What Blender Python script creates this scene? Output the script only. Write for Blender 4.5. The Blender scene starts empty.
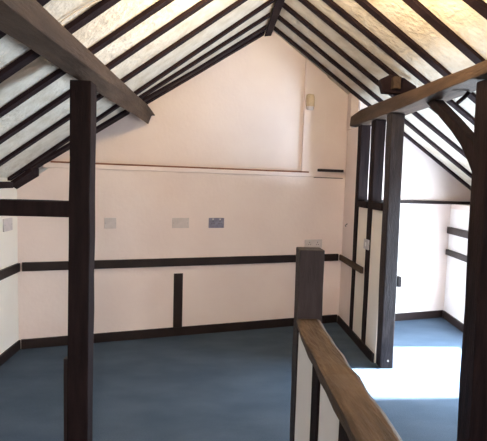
import bpy, bmesh, math, random
from mathutils import Vector, Matrix
random.seed(7)
S = bpy.context.scene
COL = S.collection

# ------------------------------------------------------------------ materials
def new_mat(name):
    m = bpy.data.materials.new(name); m.use_nodes = True
    nt = m.node_tree
    return m, nt, nt.nodes['Principled BSDF']

def noise_mat(name, c1, c2, scale=8, rough=.7, bump=.0, bscale=60, stretch=(1, 1, 1), detail=5, spec=.3, lo=.35, hi=.65, rot=(0, 0, 0)):
    m, nt, b = new_mat(name)
    tc = nt.nodes.new('ShaderNodeTexCoord'); mp = nt.nodes.new('ShaderNodeMapping')
    mp.inputs['Scale'].default_value = stretch
    mp.inputs['Rotation'].default_value = rot
    nt.links.new(tc.outputs['Object'], mp.inputs['Vector'])
    n = nt.nodes.new('ShaderNodeTexNoise'); n.inputs['Scale'].default_value = scale; n.inputs['Detail'].default_value = detail
    nt.links.new(mp.outputs[0], n.inputs['Vector'])
    r = nt.nodes.new('ShaderNodeValToRGB')
    r.color_ramp.elements[0].position = lo; r.color_ramp.elements[0].color = (*c1, 1)
    r.color_ramp.elements[1].position = hi; r.color_ramp.elements[1].color = (*c2, 1)
    nt.links.new(n.outputs['Fac'], r.inputs['Fac']); nt.links.new(r.outputs['Color'], b.inputs['Base Color'])
    b.inputs['Roughness'].default_value = rough
    b.inputs['Specular IOR Level'].default_value = spec
    if bump:
        n2 = nt.nodes.new('ShaderNodeTexNoise'); n2.inputs['Scale'].default_value = bscale; n2.inputs['Detail'].default_value = 6
        nt.links.new(mp.outputs[0], n2.inputs['Vector'])
        bp = nt.nodes.new('ShaderNodeBump'); bp.inputs['Strength'].default_value = bump; bp.inputs['Distance'].default_value = .02
        nt.links.new(n2.outputs['Fac'], bp.inputs['Height']); nt.links.new(bp.outputs['Normal'], b.inputs['Normal'])
    return m

M_GABLE = noise_mat('plaster_pink', (.79, .68, .64), (.83, .73, .685), 2.2, .85, .12, 25, spec=.15)
M_WALL = noise_mat('plaster_cream', (.80, .74, .66), (.84, .79, .71), 2.0, .85, .12, 25, spec=.15)
M_WHITE = noise_mat('plaster_white', (.84, .82, .82), (.88, .86, .86), 2.0, .85, .1, 25, spec=.15)
M_CEIL = noise_mat('ceiling_plaster', (.60, .53, .43), (.72, .665, .575), 9, .9, .8, 26, spec=.05, lo=.3, hi=.6)
M_DARK = noise_mat('dark_timber', (.013, .007, .009), (.023, .013, .015), 6, .75, .25, 40, (1, 1, 1), spec=.12)
M_POST = noise_mat('post_timber', (.008, .005, .006), (.017, .010, .011), 6, .75, .25, 40, (4, 4, .5), spec=.12)
M_PURLIN = noise_mat('purlin_timber', (.05, .031, .022), (.085, .055, .038), 7, .65, .35, 30, (3, .4, 3), spec=.2)
M_RAIL = noise_mat('worn_oak', (.055, .035, .022), (.115, .075, .048), 9, .6, .5, 22, (4, .6, 4), spec=.25)
M_NEWEL = noise_mat('newel_timber', (.020, .015, .017), (.033, .026, .029), 9, .6, .35, 40, (4, 4, .6), spec=.25)
M_SKIRT = noise_mat('skirting_paint', (.012, .007, .007), (.020, .012, .011), 5, .5, .1, 30, spec=.3)
M_GREY = noise_mat('grey_plastic', (.55, .495, .485), (.62, .56, .545), 20, .5, spec=.3)
M_SLATE = noise_mat('blue_grey_plastic', (.17, .17, .24), (.24, .24, .32), 25, .5, spec=.3)
M_PALE = noise_mat('pale_plastic', (.50, .48, .50), (.58, .55, .57), 20, .45, spec=.3)
M_CREAMP = noise_mat('aged_cream_plastic', (.55, .42, .27), (.62, .48, .32), 15, .45, spec=.3)
M_BLACKP = noise_mat('dark_plastic', (.05, .05, .06), (.07, .07, .08), 15, .4, spec=.4)
M_STEEL = noise_mat('dull_steel', (.30, .28, .27), (.40, .38, .36), 30, .4, spec=.5)
M_WIRE = noise_mat('cream_cable', (.70, .62, .50), (.76, .68, .56), 15, .5, spec=.3)
M_LEDGE = noise_mat('ledge_paint', (.80, .70, .665), (.84, .74, .70), 4, .6, spec=.25)
M_STRIP = noise_mat('red_brown_strip', (.20, .08, .05), (.27, .12, .08), 12, .6, spec=.25)

def carpet():
    m, nt, b = new_mat('blue_carpet')
    tc = nt.nodes.new('ShaderNodeTexCoord')
    n = nt.nodes.new('ShaderNodeTexNoise'); n.inputs['Scale'].default_value = 140; n.inputs['Detail'].default_value = 4
    n2 = nt.nodes.new('ShaderNodeTexNoise'); n2.inputs['Scale'].default_value = 2.2; n2.inputs['Detail'].default_value = 5
    mp = nt.nodes.new('ShaderNodeMapping'); mp.inputs['Scale'].default_value = (1.0, 1.8, 1)
    nt.links.new(tc.outputs['Object'], n.inputs['Vector']); nt.links.new(tc.outputs['Object'], mp.inputs[0]); nt.links.new(mp.outputs[0], n2.inputs['Vector'])
    mx = nt.nodes.new('ShaderNodeMath'); mx.operation = 'ADD'
    nt.links.new(n.outputs['Fac'], mx.inputs[0]); nt.links.new(n2.outputs['Fac'], mx.inputs[1])
    md = nt.nodes.new('ShaderNodeMath'); md.operation = 'MULTIPLY'; md.inputs[1].default_value = .5
    nt.links.new(mx.outputs[0], md.inputs[0])
    r = nt.nodes.new('ShaderNodeValToRGB')
    r.color_ramp.elements[0].position = .38; r.color_ramp.elements[0].color = (.046, .070, .103, 1)
    r.color_ramp.elements[1].position = .62; r.color_ramp.elements[1].color = (.074, .104, .146, 1)
    nt.links.new(md.outputs[0], r.inputs['Fac']); nt.links.new(r.outputs['Color'], b.inputs['Base Color'])
    b.inputs['Roughness'].default_value = .95; b.inputs['Specular IOR Level'].default_value = .1
    bp = nt.nodes.new('ShaderNodeBump'); bp.inputs['Strength'].default_value = .5; bp.inputs['Distance'].default_value = .006
    nt.links.new(n.outputs['Fac'], bp.inputs['Height']); nt.links.new(bp.outputs['Normal'], b.inputs['Normal'])
    return m
M_CARPET = carpet()

# ------------------------------------------------------------------ mesh helpers
def loft(bm, rings):
    """closed solid through a list of rings (same vertex count)"""
    vs = [[bm.verts.new(p) for p in r] for r in rings]
    n = len(rings[0])
    for a, b in zip(vs[:-1], vs[1:]):
        for i in range(n):
            bm.faces.new((a[i], a[(i+1) % n], b[(i+1) % n], b[i]))
    bm.faces.new(list(reversed(vs[0]))); bm.faces.new(vs[-1])

def prism(bm, poly, z0, z1):
    loft(bm, [[(x, y, z0) for x, y in poly], [(x, y, z1) for x, y in poly]])

def box(bm, x0, x1, y0, y1, z0, z1):
    prism(bm, [(x0, y0), (x1, y0), (x1, y1), (x0, y1)], z0, z1)

def tube(bm, pts, r, n=8):
    rings = []
    pts = [Vector(p) for p in pts]
    for i, p in enumerate(pts):
        t = (pts[min(i+1, len(pts)-1)] - pts[max(i-1, 0)]).normalized()
        a = t.cross(Vector((0, 0, 1)))
        if a.length < .1: a = t.cross(Vector((1, 0, 0)))
        a.normalize(); b = t.cross(a)
        rings.append([p + r*(math.cos(2*math.pi*k/n)*a + math.sin(2*math.pi*k/n)*b) for k in range(n)])
    loft(bm, rings)

def obj(name, bm, mat, parent=None, bevel=0, smooth=False):
    bmesh.ops.recalc_face_normals(bm, faces=bm.faces)
    if bevel:
        sharp = [e for e in bm.edges if len(e.link_faces) == 2 and e.calc_face_angle(0) > .5]
        bmesh.ops.bevel(bm, geom=sharp, offset=bevel, segments=2, affect='EDGES', profile=.6)
    me = bpy.data.meshes.new(name); bm.to_mesh(me); bm.free()
    if smooth:
        for p in me.polygons: p.use_smooth = True
    me.materials.append(mat)
    o = bpy.data.objects.new(name, me); COL.objects.link(o)
    if parent: o.parent = parent
    return o

def tag(o, label, cat, group=None):
    o['label'] = label; o['category'] = cat
    if group: o['group'] = group
    return o

def thing(name, label, cat, loc=(0, 0, 0), group=None, basis=None):
    o = bpy.data.objects.new(name, None); COL.objects.link(o)
    o.empty_display_size = .1
    mt = Matrix.Translation(loc)
    if basis is not None: mt = mt @ basis.to_4x4()
    o.matrix_world = mt
    return tag(o, label, cat, group)

def struct(name, bm, mat, bevel=0):
    o = obj(name, bm, mat, bevel=bevel); o['kind'] = 'structure'; return o

def bar(rings_fn, n, jit=.003):
    """rings from a station function t->ring, each corner jittered a little: hand-hewn timber"""
    bm = bmesh.new(); rings = []
    for i in range(n+1):
        rings.append([Vector(p) + Vector((random.uniform(-jit, jit), random.uniform(-jit, jit), random.uniform(-jit, jit)) if 0 < i < n else (0, 0, 0)) for p in rings_fn(i/n)])
    loft(bm, rings); return bm

def lerp(a, b, t): return a + (b-a)*t

# ------------------------------------------------------------------ the place
# ridge runs along +Y at X=.537; rafter undersides: zl (left slope) and zr (right slope); plaster lies PL above them
RX, RZ, SL, SR, PL = .537, 3.205, .71, .63, .03
def zl(x): return RZ - SL*(RX-x)
def zr(x): return RZ - SR*(x-RX)
XL = -1.789
GS = .2847
def yg(x): return 4.183 + GS*(x - XL)           # face of the lower back wall
UP = .05                                          # set-back of the gable above its ledge
def yr(x): return 5.353 - .26*(2.88-x)            # back wall of the side bay
def xw(y): return 2.88 + (y-5.353)*.0985          # right-hand wall
YB = -1.6                                         # rear of the room, behind the camera

bm = bmesh.new(); box(bm, -2.1, 3.3, YB-.2, 5.9, -.12, 0); struct('floor', bm, M_CARPET)

# roof slopes (ceiling)
bm = bmesh.new()
loft(bm, [[(RX, y, RZ+PL), (RX, y, RZ+PL+.08), (-2.0, y, zl(-2.0)+PL+.08), (-2.0, y, zl(-2.0)+PL)] for y in (YB-.1, 5.7)])
struct('ceiling', bm, M_CEIL)
bm = bmesh.new()
for xe, ya, yb in ((3.05, YB-.1, 4.40), (3.45, 4.40, 5.9)):
    loft(bm, [[(RX, y, RZ+PL), (RX, y, RZ+PL+.08), (xe, y, zr(xe)+PL+.08), (xe, y, zr(xe)+PL)] for y in (ya, yb)])
struct('ceiling', bm, M_CEIL)

# left wall
bm = bmesh.new()
zt = zl(XL)+PL
loft(bm, [[(XL, y, 0), (XL, y, zt), (XL-.15, y, zt-.105), (XL-.15, y, 0)] for y in (YB, 4.25)])
struct('wall_left', bm, M_WALL)
# back wall up to the ledge
LZ = 1.685
bm = bmesh.new()
prism(bm, [(XL-.15, yg(XL-.15)), (1.559, yg(1.559)), (1.559, yg(1.559)+.25), (XL-.15, yg(XL-.15)+.25)], 0, 1.53)
x1 = -1.72
loft(bm, [[(x, yg(x)+d, 1.53) for x, d in ((x1, 0), (1.559, 0), (1.559, .25), (x1, .25))], [(x, yg(x)+d, LZ) for x, d in ((-1.53, 0), (1.559, 0), (1.559, .25), (-1.53, .25))]])
struct('wall_back', bm, M_GABLE)
# gable above the ledge, set back
bm = bmesh.new()
prof = [(-1.60, LZ), (1.559, LZ), (1.559, zr(1.559)+PL), (RX, RZ+PL), (-1.60, zl(-1.60)+PL)]
loft(bm, [[(x, yg(x)+UP+d, z) for x, z in prof] for d in (0, .18)])
struct('wall_gable', bm, M_GABLE)
# pilaster that fills the set-back
bm = bmesh.new()
a, b = .945, 1.205
prof = [(a, LZ+.001), (b, LZ+.001), (b, zr(b)+PL-.004), (a, zr(a)+PL-.004)]
loft(bm, [[(x, yg(x)+.004+d, z) for x, z in prof] for d in (0, .045)])
struct('trim_3', bm, M_GABLE, bevel=.006)
# back wall of the side bay
bm = bmesh.new()
prof = [(1.56, 0), (3.02, 0), (3.02, 1.34), (3.36, 1.34), (3.36, zr(3.36)+PL), (1.56, zr(1.56)+PL)]
loft(bm, [[(x, yr(x)+d, z) for x, z in prof] for d in (0, .2)])
struct('wall_back_right', bm, M_GABLE)
# right wall with its window opening
WY0, WY1, WZ0, WZ1 = 3.20, 4.36, .22, 1.50
bm = bmesh.new()
def wpiece(y0, y1, z0, z1=None):
    rings = []
    for z in (0, 1):
        r = []
        for (y, d) in ((y0, 0), (y1, 0), (y1, .16), (y0, .16)):
            x = xw(y)+d
            r.append((x, y, z0 if z == 0 else (z1 if z1 is not None else zr(x)+PL)))
        rings.append(r)
    loft(bm, rings)
wpiece(YB, WY0, 0); wpiece(WY1, 4.40, 0); wpiece(4.40, 5.36, 0, 1.36); wpiece(WY0, WY1, 0, WZ0); wpiece(WY0, WY1, WZ1)
struct('wall_right', bm, M_WHITE)
# eaves shelf over the low stretch of that wall, with the cheek that closes it
bm = bmesh.new(); prism(bm, [(xw(4.36), 4.36), (3.42, 4.36), (3.42, yr(3.42)-.002), (xw(5.345), yr(xw(5.345))-.002)], 1.3605, 1.415)
loft(bm, [[(2.80, y, 1.416), (3.42, y, 1.416), (3.42, y, zr(3.42)+PL), (2.80, y, zr(2.80)+PL)] for y in (4.36, 4.399)])
struct('trim_6', bm, M_GABLE)
bm = bmesh.new()
def wframe(y0, y1, z0, z1):
    loft(bm, [[(xw(y)+d, y, z) for y, d in ((y0, .06), (y1, .06), (y1, .11), (y0, .11))] for z in (z0, z1)])
for y0, y1, z0, z1 in ((WY0+.001, WY0+.04, WZ0+.001, WZ1-.001), (WY1-.04, WY1-.001, WZ0+.001, WZ1-.001), (WY0+.04, WY1-.04, WZ0+.001, WZ0+.05), (WY0+.04, WY1-.04, WZ1-.05, WZ1-.001)): wframe(y0, y1, z0, z1)
struct('window_1', bm, M_WHITE)
# rear wall behind the camera
bm = bmesh.new()
prof = [(XL-.15, 0), (xw(YB)+.16, 0), (xw(YB)+.16, zr(xw(YB)+.16)+PL), (RX, RZ+PL), (XL-.15, zl(XL-.15)+PL)]
loft(bm, [[(x, y, z) for x, z in prof] for y in (YB-.1, YB-.001)])
struct('wall_rear', bm, M_WALL)

# baseboards
def gbox(bm, xa, xb, za, zb, out, inn=0.0, up=0.0):
    """box on the back wall, standing 'out' proud of it"""
    nx, ny = .2738, -.9618
    f = lambda x, o: (x + nx*o, yg(x) + up + ny*o)
    prism(bm, [f(xa, inn), f(xb, inn), f(xb, out), f(xa, out)], za, zb)
bm = bmesh.new(); gbox(bm, XL+.02, 1.453, 0.001, .092, .018, .0); struct('baseboard_back', bm, M_SKIRT, .003)
bm = bmesh.new(); box(bm, XL, XL+.018, YB+.01, 4.18, .001, .088); struct('baseboard_left', bm, M_SKIRT, .003)
bm = bmesh.new(); prism(bm, [(1.456, 3.898), (1.476, 3.898), (1.476, 5.09), (1.456, 5.08)], .001, .085); struct('baseboard_partition', bm, M_SKIRT, .003)
bm = bmesh.new(); prism(bm, [(1.575, yr(1.575)), (2.865, yr(2.865)), (2.86, yr(2.86)-.018), (1.575, yr(1.575)-.018)], .001, .092); struct('baseboard_back_right', bm, M_SKIRT, .003)
bm = bmesh.new(); prism(bm, [(xw(y)-d, y) for y, d in ((5.33, 0), (YB+.01, 0), (YB+.01, .018), (5.33, .018))], .001, .092); struct('baseboard_right', bm, M_SKIRT, .003)

# ledge at the foot of the set-back gable
bm = bmesh.new(); gbox(bm, -1.575, 1.068, 1.688, 1.732, .016, -.047); struct('trim_1', bm, M_LEDGE, .004)
bm = bmesh.new(); gbox(bm, -1.52, 1.03, 1.733, 1.748, .002, -.046); struct('trim_2', bm, M_STRIP, .003)  # thin red-brown strip along the top of the ledge
# little shelf right of the pilaster
t = tag(obj('wall_shelf', (lambda b: (gbox(b, 1.13, 1.445, 1.752, 1.782, .022, 0.0), b)[1])(bmesh.new()), M_NEWEL, bevel=.004),
        'short narrow grey-brown shelf strip on the back wall in the corner beside the timber partition', 'shelf')
bm = bmesh.new(); gbox(bm, 1.09, 1.445, 1.680, 1.688, .006, 0.0); struct('trim_4', bm, M_NEWEL)
bm = bmesh.new(); gbox(bm, -1.2, .35, 1.452, 1.4545, .002, 0.0); struct('trim_5', bm, M_GABLE)

# ------------------------------------------------------------------ roof timbers
def rafter(label, side, pts, w=.068, jit=.002):
    """pts: (x, y of the far lower edge) from ridge to foot"""
    z = zl if side < 0 else zr
    segs = []
    for (xa, ya), (xb, yb) in zip(pts[:-1], pts[1:]):
        n = max(2, int(abs(xb-xa)/.3))
        for i in range(n): segs.append((lerp(xa, xb, i/n), lerp(ya, yb, i/n)))
    segs.append(pts[-1])
    bm = bmesh.new(); rings = []
    for i, (x, y) in enumerate(segs):
        j = random.uniform(-jit, jit); k = random.uniform(-jit, jit); e = random.uniform(-.0015, .0015)
        rings.append([(x, y-w+j, z(x)+PL-.001), (x, y-w+j, z(x)+e), (x, y+k, z(x)+e), (x, y+k, z(x)+PL-.001)])
    loft(bm, rings)
    return tag(obj('rafter', bm, M_DARK, bevel=.004), label, 'rafter', 'rafters of the left roof slope' if side < 0 else 'rafters of the right roof slope')
XE = XL + .003
xs = .468
rafter('dark rafter on left slope, closest to the camera, at the top left corner', -1, [(xs, 1.80), (XE, 2.14)])
rafter('dark rafter on left slope with the pale cable running along its near edge', -1, [(xs, 2.30), (XE, 2.385)])
rafter('dark rafter on left slope, next one back after the rafter with the cable', -1, [(xs, 2.70), (XE, 2.745)])
rafter('dark rafter on left slope, second one beyond the cabled rafter', -1, [(xs, 3.077), (XE, 3.124)])
rafter('dark rafter on left slope, fifth from the back gable', -1, [(xs, 3.508), (XE, 3.536)])
rafter('dark rafter on left slope, fourth from the back gable', -1, [(xs, 3.975), (XE, 4.06)])
rafter('dark rafter on left slope ending in a stub just under the purlin', -1, [(xs, 4.35), (-.33, 4.268), (-.83, 4.215)])
rafter('dark rafter on upper left slope, second from the back gable, running down to the purlin', -1, [(xs, 4.70), (-.25, 4.575), (-.80, 4.37)], .09)
rafter('short dark rafter of the left slope below the purlin, lying close along the back gable', -1, [(-.84, 4.445), (-1.67, 4.212)], .145)
rafter('dark rafter on upper left slope tight against the back gable', -1, [(xs, 4.885), (-.62, 4.557), (-.80, 4.505)], .078)
xs = .530; XE2 = 2.74
rafter('dark rafter on right slope tight against the back gable', 1, [(xs, 4.800), (3.20, 5.345)], .062)
rafter('dark rafter on right slope, second from the back gable', 1, [(xs, 4.490), (3.20, 5.02)])
rafter('dark rafter on right slope, third from the back gable', 1, [(xs, 4.19), (3.20, 4.66)])
rafter('dark rafter on right slope, fourth from the back gable, passing over the cleat', 1, [(xs, 3.86), (XE2, 4.195)])
rafter('dark rafter on right slope, fifth from the back gable', 1, [(xs, 3.585), (XE2, 3.885)])
rafter('dark rafter on right slope, third from the nearest', 1, [(xs, 3.255), (XE2, 3.60)], .075)
rafter('dark broad rafter on right slope, second from the nearest', 1, [(xs, 2.865), (1.9, 3.06), (2.70, 3.18)], .08)
rafter('dark rafter on right slope at the top right corner of the view', 1, [(xs, 2.552), (2.66, 2.645)], .078)

# ridge beam
bm = bar(lambda t: [(.472, lerp(YB, 4.880, t), 3.145), (.544, lerp(YB, 4.880, t), 3.155), (.544, lerp(YB, 4.880, t), 3.198), (.472, lerp(YB, 4.880, t), 3.155)], 16, .003)
tag(obj('ridge_beam', bm, M_DARK, bevel=.004), 'slim dark ridge beam running along the top of the roof where both slopes meet', 'beam')

# left purlin
def pl_ring(t):
    y = lerp(-1.5, 4.50, t)
    k = max(0, (y-1.5)/3.0)
    ob = (lerp(-.815, -.672, k), 2.125 + .012*k)
    ib = (-.655+.004*k, 2.120 + .135*k)
    it = (lerp(-.632, -.618, k), 2.200 + .075*k)
    ot = (-.80 + .06*k, zl(-.80 + .06*k)-.002)
    if t > .999: ib, it = (-.642, 2.225), (-.604, 2.228)
    return [(ob[0], y, ob[1]), (ib[0], y, ib[1]), (it[0], y + (.02 if t > .999 else 0), it[1]), (ot[0], y, ot[1])]
bm = bar(pl_ring, 14, .004)
tag(obj('purlin', bm, M_PURLIN, bevel=.008), 'heavy brown purlin under the left roof slope, resting on the left post', 'beam', 'roof purlins')
# right purlin
def pr_ring(t):
    y = lerp(-1.5, 4.97, t)
    k = max(0, min(1, (y-2.4)/2.5))
    c = max(0, (y-4.67)/.30)
    return [(1.665-.07*c, y, 2.238), (1.452+.012*c, y+.02, 2.232+.03*c), (1.452+.02*c, y+.02, 2.308+.075*k-.02*c), (1.655-.02*c, y, 2.395+.07*k)]
bm = bar(pr_ring, 16, .005)
tag(obj('purlin', bm, M_PURLIN, bevel=.008), 'heavy brown purlin under the right roof slope, its rounded end over the partition studs', 'beam', 'roof purlins')

# cleat and packing post above the partition post
bm = bmesh.new()
loft(bm, [[(x, y, z) for x, z in ((1.375, 2.515), (1.41, 2.405), (1.60, 2.40), (1.69, 2.40), (1.695, 2.468), (1.58, 2.535), (1.455, 2.555))] for y in (3.84, 3.92)])
o = tag(obj('roof_cleat', bm, M_DARK, bevel=.008), 'short dark wooden cleat under the rafters above the right purlin', 'timber block')
bm = bar(lambda t: [(1.468+.002*t, 3.78, lerp(2.43, 2.53, t)), (1.535, 3.78, lerp(2.43, 2.53, t)), (1.535, 3.837, lerp(2.43, 2.53, t)), (1.468, 3.837, lerp(2.43, 2.53, t))], 3, .003)
tag(obj('packing_post', bm, M_PURLIN, bevel=.005), 'stubby upright brown timber standing on the right purlin in front of the cleat', 'timber block')

# left post, tie beam, batten
def post(name, x0, x1, y0, y1, z1, lean=0, mat=M_POST, n=10, jit=.003, bevel=.008, z0=.001):
    bm = bar(lambda t: [(x0-lean*(1-t), y0, lerp(z0, z1, t)), (x1-lean*(1-t), y0, lerp(z0, z1, t)), (x1-lean*(1-t), y1, lerp(z0, z1, t)), (x0-lean*(1-t), y1, lerp(z0, z1, t))], n, jit)
    return obj(name, bm, mat, bevel=bevel)
o = post('post', -.785, -.672, 2.48, 2.60, 2.116, .02)
tag(o, 'tall dark square timber post on the left holding up the left purlin', 'post', 'roof posts')
bm = bar(lambda t: [(lerp(XL+.002, -.790, t), 2.48, 1.385), (lerp(XL+.002, -.790, t), 2.56, 1.385), (lerp(XL+.002, -.790, t), 2.56, 1.472), (lerp(XL+.002, -.790, t), 2.48, 1.472)], 6, .003)
tag(obj('tie_beam', bm, M_POST, bevel=.006), 'horizontal dark tie beam between the left wall and the left post', 'beam')
bm = bmesh.new(); box(bm, -.838, -.812, 2.53, 2.575, .001, .575)
tag(obj('batten', bm, M_SKIRT, bevel=.003), 'thin dark upright batten against the foot of the left post', 'batten')
# eaves block in the far left corner
bm = bmesh.new()
loft(bm, [[(x, 4.045, zl(x)-.004), (x, 4.045, zl(x)-.04), (x, yg(x)-.004, zl(x)-.075), (x, yg(x)-.004, zl(x)-.004)] for x in (XL+.002, -1.61)])
tag(obj('eaves_block', bm, M_DARK, bevel=.004), 'short dark timber block under the rafter feet in the far left eaves corner', 'timber block')

bm = bmesh.new(); box(bm, XL+.001, -1.752, -1.2, 4.03, 1.495, 1.550)
tag(obj('wall_plate', bm, M_DARK, bevel=.004), 'dark timber wall plate under the rafter feet along the top of the left wall', 'beam')

# right foreground post and brace
o = post('post', 1.502, 1.645, 2.46, 2.60, 2.226, -.038)
tag(o, 'dark timber post at the right edge of the view carrying the right purlin', 'post', 'roof posts')
bm = bmesh.new()
up = [(2.603, 1.856), (2.66, 1.902), (2.76, 1.972), (2.90, 2.066), (3.03, 2.150), (3.152, 2.226)]
dn = [(2.603, 1.690), (2.66, 1.765), (2.76, 1.876), (2.90, 1.985), (3.08, 2.105), (3.272, 2.226)]
loft(bm, [[(1.52, a, b), (1.59, a, b), (1.59, c, d), (1.52, c, d)] for (a, b), (c, d) in zip(up, dn)])
tag(obj('curved_brace', bm, M_POST, bevel=.006), 'curved dark brace between the right foreground post and the purlin', 'brace')
bm = bmesh.new(); tube(bm, [(1.575, 2.93, 2.165), (1.60, 2.89, 2.20), (1.615, 2.87, 2.228)], .014, 8)
tag(obj('stick', bm, M_POST, smooth=True), 'small dark peg between the curved brace and the right purlin', 'stick')  # short dark stick between brace and purlin

# partition: post at its end, framed panels
pt = thing('post', 'dark timber post at the near end of the partition, standing beside the sun patch', 'post', (1.54, 3.87, 0), 'roof posts')
def loc_obj(name, bm, mat, root, bevel=0, smooth=False):
    bm.transform(root.matrix_world.inverted()); return obj(name, bm, mat, root, bevel, smooth)
bm = bar(lambda t: [(x+.024*(1-t), y, lerp(.001, 2.226, t)) for x, y in ((1.466, 3.775), (1.582, 3.775), (1.582, 3.895), (1.466, 3.895))], 10, .003)
loc_obj('shaft', bm, M_NEWEL, pt, .008)
bm = bmesh.new(); tube(bm, [(1.555, 3.776, .07), (1.555, 3.768, .07)], .009, 10); loc_obj('bolt', bm, M_STEEL, pt)

pf = thing('partition_frame', 'half-timbered partition wall of dark studs and cream panels beside the end post', 'partition', (1.50, 4.5, 0))
# stud A and B stand full height, the mid rail is let in between
def stud(y0, y1, x0=1.468, x1=1.570, z1=2.226):
    bm = bar(lambda t: [(x0+.012*(1-t), y0, lerp(.001, z1, t)), (x1, y0, lerp(.001, z1, t)), (x1, y1, lerp(.001, z1, t)), (x0+.012*(1-t), y1, lerp(.001, z1, t))], 8, .002)
    return loc_obj('stud', bm, M_POST, pf, .005)
stud(4.58, 4.69); stud(4.17, 4.285)
for ya, yb in ((3.897, 4.168), (4.287, 4.578)):
    bm = bmesh.new(); box(bm, 1.465, 1.568, ya, yb, 1.388, 1.455); loc_obj('mid_rail', bm, M_POST, pf, .004)
    bm = bmesh.new(); box(bm, 1.484, 1.556, ya, yb, .001, 1.387); loc_obj('infill_panel', bm, M_WALL, pf)
bm = bmesh.new(); prism(bm, [(1.480, 4.692), (1.557, 4.692), (1.557, yg(1.557)-.002), (1.480, yg(1.480)-.002)], .001, 2.226); loc_obj('infill_panel', bm, M_GABLE, pf)

bm = bmesh.new(); loft(bm, [[(1.480, y0, 2.2365), (x1, y0, 2.2365), (x1, y0, zr(x1)+PL-.002), (1.480, y0, zr(1.480)+PL-.002)] for y0, x1 in ((5.02, 1.68), (yg(1.48)+.04, 1.68))]); struct('trim_7', bm, M_GABLE)

# wall rails at dado height
bm = bmesh.new(); gbox(bm, XL+.035, 1.428, .733, .815, .028, .001)
tag(obj('wall_rail', bm, M_SKIRT, bevel=.004), 'long dark horizontal timber rail across the back wall at waist height', 'wall rail', 'timber wall rails')
bm = bmesh.new(); box(bm, XL+.001, XL+.029, -1.2, 4.165, .733, .812)
tag(obj('wall_rail', bm, M_SKIRT, bevel=.004), 'dark horizontal timber rail along the left wall', 'wall rail', 'timber wall rails')
bm = bmesh.new(); prism(bm, [(1.442, 4.288), (1.467, 4.288), (1.467, 5.095), (1.442, 5.07)], .745, .808)
tag(obj('wall_rail', bm, M_PURLIN, bevel=.003), 'short brown timber rail on the partition, crossing its far stud', 'wall rail', 'timber wall rails')
bm = bmesh.new(); gbox(bm, -.408, -.318, .093, .655, .014, .001)
tag(obj('wall_stud', bm, M_SKIRT, bevel=.003), 'short dark upright strip on the back wall rising from the skirting below the rail', 'stud')
# side bay: shelf beam on its back wall, two rails on the right wall
bm = bmesh.new(); prism(bm, [(1.60, yr(1.60)-.001), (3.32, yr(3.32)-.001), (3.32, yr(3.32)-.05), (1.60, yr(1.60)-.05)], 1.4155, 1.452)
tag(obj('wall_beam', bm, M_SKIRT, bevel=.004), 'thin dark horizontal beam across the back wall of the bright side bay', 'beam')
for z0, z1, lab in ((1.058, 1.140, 'upper of the two dark timber rails on the right wall of the side bay'), (.795, .862, 'lower of the two dark timber rails on the right wall of the side bay')):
    bm = bmesh.new(); prism(bm, [(xw(y)-d, y) for y, d in ((5.33, .001), (4.32, .001), (4.32, .035), (5.33, .035))], z0, z1)
    tag(obj('wall_rail', bm, M_SKIRT, bevel=.004), lab, 'wall rail', 'timber wall rails')

# ------------------------------------------------------------------ balustrade
bl = thing('balustrade', 'low timber balustrade with square newel, worn brown handrail and white panels in the foreground', 'balustrade', (.42, 1.3, 0))
bm = bar(lambda t: [(.374+.006*(1-t), 1.93, lerp(.001, 1.315, t)), (.485, 1.93, lerp(.001, 1.315, t)), (.485, 2.03, lerp(.001, 1.315, t)), (.374+.006*(1-t), 2.03, lerp(.001, 1.315, t))], 8, .002)
loc_obj('newel_post', bm, M_NEWEL, bl, .005)
ys = [1.928, 1.86, 1.78, 1.70, 1.62, 1.52, 1.42, 1.35, 1.24, 1.12, .98, .8, .6, .4, .15]
rr = [.476, .474, .468, .470, .464, .468, .459, .468, .459, .464, .457, .462, .456, .46, .458]
ll = [.368, .364, .358, .356, .352, .355, .350, .353, .349, .352, .345, .348, .344, .346, .345]
bm = bmesh.new(); rings = []
for y, r, l in zip(ys, rr, ll):
    d = random.uniform(-.004, .004); sag = .018*min(1, (1.93-y)/.6)
    rings.append([(l, y, 1.003+d), (l+.012, y, 1.011+d), (r-.014, y, 1.011+d*.5), (r, y, 1.002), (r-.003, y, .955-sag), (l+.008, y, .966-sag)])
loft(bm, rings)
loc_obj('handrail', bm, M_RAIL, bl, .003)
def bstud(y0, y1):
    bm = bmesh.new(); box(bm, .374, .452, y0, y1, .001, .955); loc_obj('stud', bm, M_POST, bl, .003)
spans = [(1.505, 1.605), (1.13, 1.235), (.76, .86), (.39, .49)]
prev = 1.928
for a, b in spans:
    bm = bmesh.new(); box(bm, .383, .443, b+.001, prev-.001, .001, .952); loc_obj('infill_panel', bm, M_WHITE, bl)
    bm = bar(lambda t: [(.374, a, lerp(.001, .945, t)), (.452, a, lerp(.001, .945, t)), (.452, b, lerp(.001, .945, t)), (.374, b, lerp(.001, .945, t))], 5, .002)
    loc_obj('stud', bm, M_POST, bl, .003)
    prev = a

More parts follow.
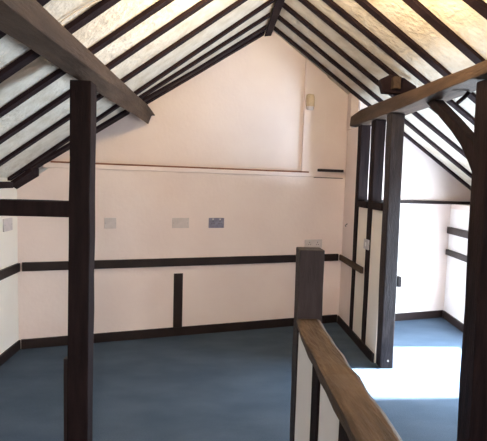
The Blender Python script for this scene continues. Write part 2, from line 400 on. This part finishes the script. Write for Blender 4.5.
# ------------------------------------------------------------------ small fittings
U = Vector((.9618, .2738, 0)); N = Vector((.2738, -.9618, 0))
BAS = Matrix((U, -N, Vector((0, 0, 1)))).transposed()       # local x along the wall, local -y out of it
def plate(name, label, cat, xa, xb, za, zb, mat, group, kind):
    xm, zm = (xa+xb)/2, (za+zb)/2
    w, h = (xb-xa)/.9618, zb-za
    r = thing(name, label, cat, (xm, yg(xm), zm), group, BAS)
    bm = bmesh.new(); box(bm, -w/2, w/2, -.012, -.001, -h/2, h/2); obj('plate', bm, mat, r, .003)
    for s in (-1, 1):
        bm = bmesh.new(); tube(bm, [(s*w*.42, -.012, 0), (s*w*.42, -.014, 0)], .004, 8); obj('screw', bm, M_STEEL, r)
    if kind == 'socket':
        for s in (-1, 1):
            cxs = s*w*.23
            bm = bmesh.new()
            for (dx, dz, ww, hh) in ((0, h*.16, .006, .012), (-.012, -h*.08, .010, .006), (.012, -h*.08, .010, .006)):
                box(bm, cxs+dx-ww/2, cxs+dx+ww/2, -.0135, -.0121, dz-hh/2, dz+hh/2)
            obj('pin_slots', bm, M_BLACKP, r)
            bm = bmesh.new(); box(bm, cxs-.008, cxs+.008, -.017, -.0121, h*.30, h*.44); obj('rocker', bm, M_PALE, r, .001)
    return r
plate('blank_plate', 'small square light grey plate on the back wall next to the left post', 'wall plate', -1.063, -.957, 1.122, 1.227, M_GREY, 'grey plates on the back wall', '')
plate('blank_plate', 'wide light grey plate on the back wall, middle of the three in a row', 'wall plate', -.433, -.268, 1.123, 1.227, M_GREY, 'grey plates on the back wall', '')
plate('wall_socket', 'dark blue-grey double socket on the back wall, right of the plain grey plates', 'socket', -.067, .092, 1.122, 1.227, M_SLATE, None, 'socket')
plate('wall_socket', 'pale double socket just above the wall rail, seen over the newel post', 'socket', 1.012, 1.222, .885, .985, M_GREY, None, 'socket')
r = thing('blank_plate', 'light grey plate on the left wall above its timber rail', 'wall plate', (XL, 3.98, 1.18), 'grey plates on the left wall')
bm = bmesh.new(); box(bm, -.004, .012, -.08, .08, -.055, .055); obj('plate', bm, M_GREY, r, .003)
for s in (-1, 1):
    bm = bmesh.new(); tube(bm, [(.012, s*.065, 0), (.014, s*.065, 0)], .004, 8); obj('screw', bm, M_STEEL, r)
# movement sensor on the pilaster
xm = 1.005
r = thing('wall_sensor', 'small cream alarm sensor high on the back wall near the gable pilaster', 'sensor', (xm, yg(xm)+.004, 2.50), None, BAS)
bm = bmesh.new()
loft(bm, [[(x*k, y, z) for x, y in ((-.045, -.001), (.045, -.001), (.045, -.03), (.028, -.05*k), (-.028, -.05*k), (-.045, -.03))] for z, k in ((-.045, 1), (.06, 1), (.085, .8))])
obj('casing', bm, M_CREAMP, r, .004)
bm = bmesh.new()
loft(bm, [[(x*k, y, z) for x, y in ((-.043, -.001), (.043, -.001), (.043, -.028), (.026, -.045*k), (-.026, -.045*k), (-.043, -.028))] for z, k in ((-.082, .7), (-.07, .95), (-.046, 1))])
obj('lens', bm, M_GREY, r, .003)
# switch on the partition stud
r = thing('light_switch', 'small pale light switch on the second partition stud', 'switch', (1.471, 4.228, 1.045))
bm = bmesh.new(); box(bm, -.014, -.001, -.065, .065, -.048, .048); obj('plate', bm, M_PALE, r, .003)
bm = bmesh.new(); box(bm, -.019, -.0141, -.012, .012, -.02, .02); obj('rocker', bm, M_WHITE, r, .002)
# box on the bay side of the partition post
r = thing('switch_box', 'small grey box on the sunny side of the partition post', 'switch', (1.624, 3.83, .775))
bm = bmesh.new(); box(bm, -.018, .018, -.045, .045, -.045, .045); obj('casing', bm, M_NEWEL, r, .005)
bm = bmesh.new(); box(bm, .0185, .025, -.014, .014, -.018, .018); obj('rocker', bm, M_GREY, r, .002)
# wire stub in the corner of the partition
bm = bmesh.new(); tube(bm, [(1.479, 4.98, 1.145), (1.463, 4.97, 1.150), (1.458, 4.93, 1.165), (1.463, 4.90, 1.178), (1.448, 4.875, 1.172), (1.453, 4.85, 1.185)], .004, 6)
tag(obj('wire_stub', bm, M_BLACKP, smooth=True), 'short dark wire end sticking out of the partition panel near the corner', 'wire')
# cable along the rafter
pts = []
for i in range(15):
    t = i/14; x = lerp(-.78, -.30, t); pts.append((x, 2.212-.012*math.sin(3*math.pi*t)+.01*t, zl(x)+.012+.006*math.sin(7*t)))
bm = bmesh.new(); tube(bm, pts, .0045, 6)
tag(obj('cable', bm, M_WIRE, smooth=True), 'thin pale cable running along a rafter of the left slope', 'cable')

# ------------------------------------------------------------------ light
def light(name, kind, loc, energy, color, **kw):
    l = bpy.data.lights.new(name, kind); l.energy = energy; l.color = color
    for k, v in kw.items(): setattr(l, k, v)
    o = bpy.data.objects.new(name, l); COL.objects.link(o); o.location = loc
    return o
def aim(o, d): o.rotation_euler = Vector(d).to_track_quat('-Z', 'Y').to_euler()
s = light('sun', 'SUN', (6, 4, 5), 88, (.92, .96, 1), angle=math.radians(3)); aim(s, (-1, -.01, -.80))
w = light('window_daylight', 'AREA', (xw(3.77)+.05, 3.77, .80), 190, (.70, .85, 1), shape='RECTANGLE', size=.9, size_y=1.1); aim(w, (-1, .12, -.1))
for sx in (-1, 1):      # the two heads of the lamp under the ridge
    u = light('ridge_lamp', 'AREA', (.50+.1*sx, 2.35, 2.66), 27, (1, .71, .38), shape='DISK', size=.16, spread=math.radians(150)); aim(u, (.7*sx, .45, .62))
light('ridge_lamp', 'POINT', (.50, 2.1, 2.62), 30, (1, .80, .54), shadow_soft_size=.08)
w2 = light('rear_fill', 'AREA', (.3, YB+.1, 1.5), 56, (1, .83, .75), shape='RECTANGLE', size=1.4, size_y=1.2, spread=math.radians(115)); aim(w2, (0, 1, -.38))  # warm fill added to brighten the back gable; the rear wall has no window
W = bpy.data.worlds.new('sky'); S.world = W; W.use_nodes = True
bg = W.node_tree.nodes['Background']; bg.inputs['Color'].default_value = (.75, .86, 1, 1); bg.inputs['Strength'].default_value = 1.0

# ------------------------------------------------------------------ camera
cam = bpy.data.cameras.new('camera'); co = bpy.data.objects.new('camera', cam); COL.objects.link(co)
CAM = ((0.997704, -0.02465, 0.06308), (-0.060776, 0.085087, 0.994518), (0.029882, 0.996069, -0.083393))
mw = Matrix(((CAM[0][0], CAM[0][1], -CAM[0][2], 0), (CAM[1][0], CAM[1][1], -CAM[1][2], 0), (CAM[2][0], CAM[2][1], -CAM[2][2], 1.6), (0, 0, 0, 1)))
co.matrix_world = mw
cam.sensor_fit = 'HORIZONTAL'; cam.sensor_width = 36; cam.lens = 450/487*36; cam.clip_start = .02
S.camera = co
S.view_settings.view_transform = 'Standard'; S.view_settings.look = 'None'
S.view_settings.gamma = 1; S.view_settings.use_curve_mapping = False
S.view_settings.exposure = 0.0
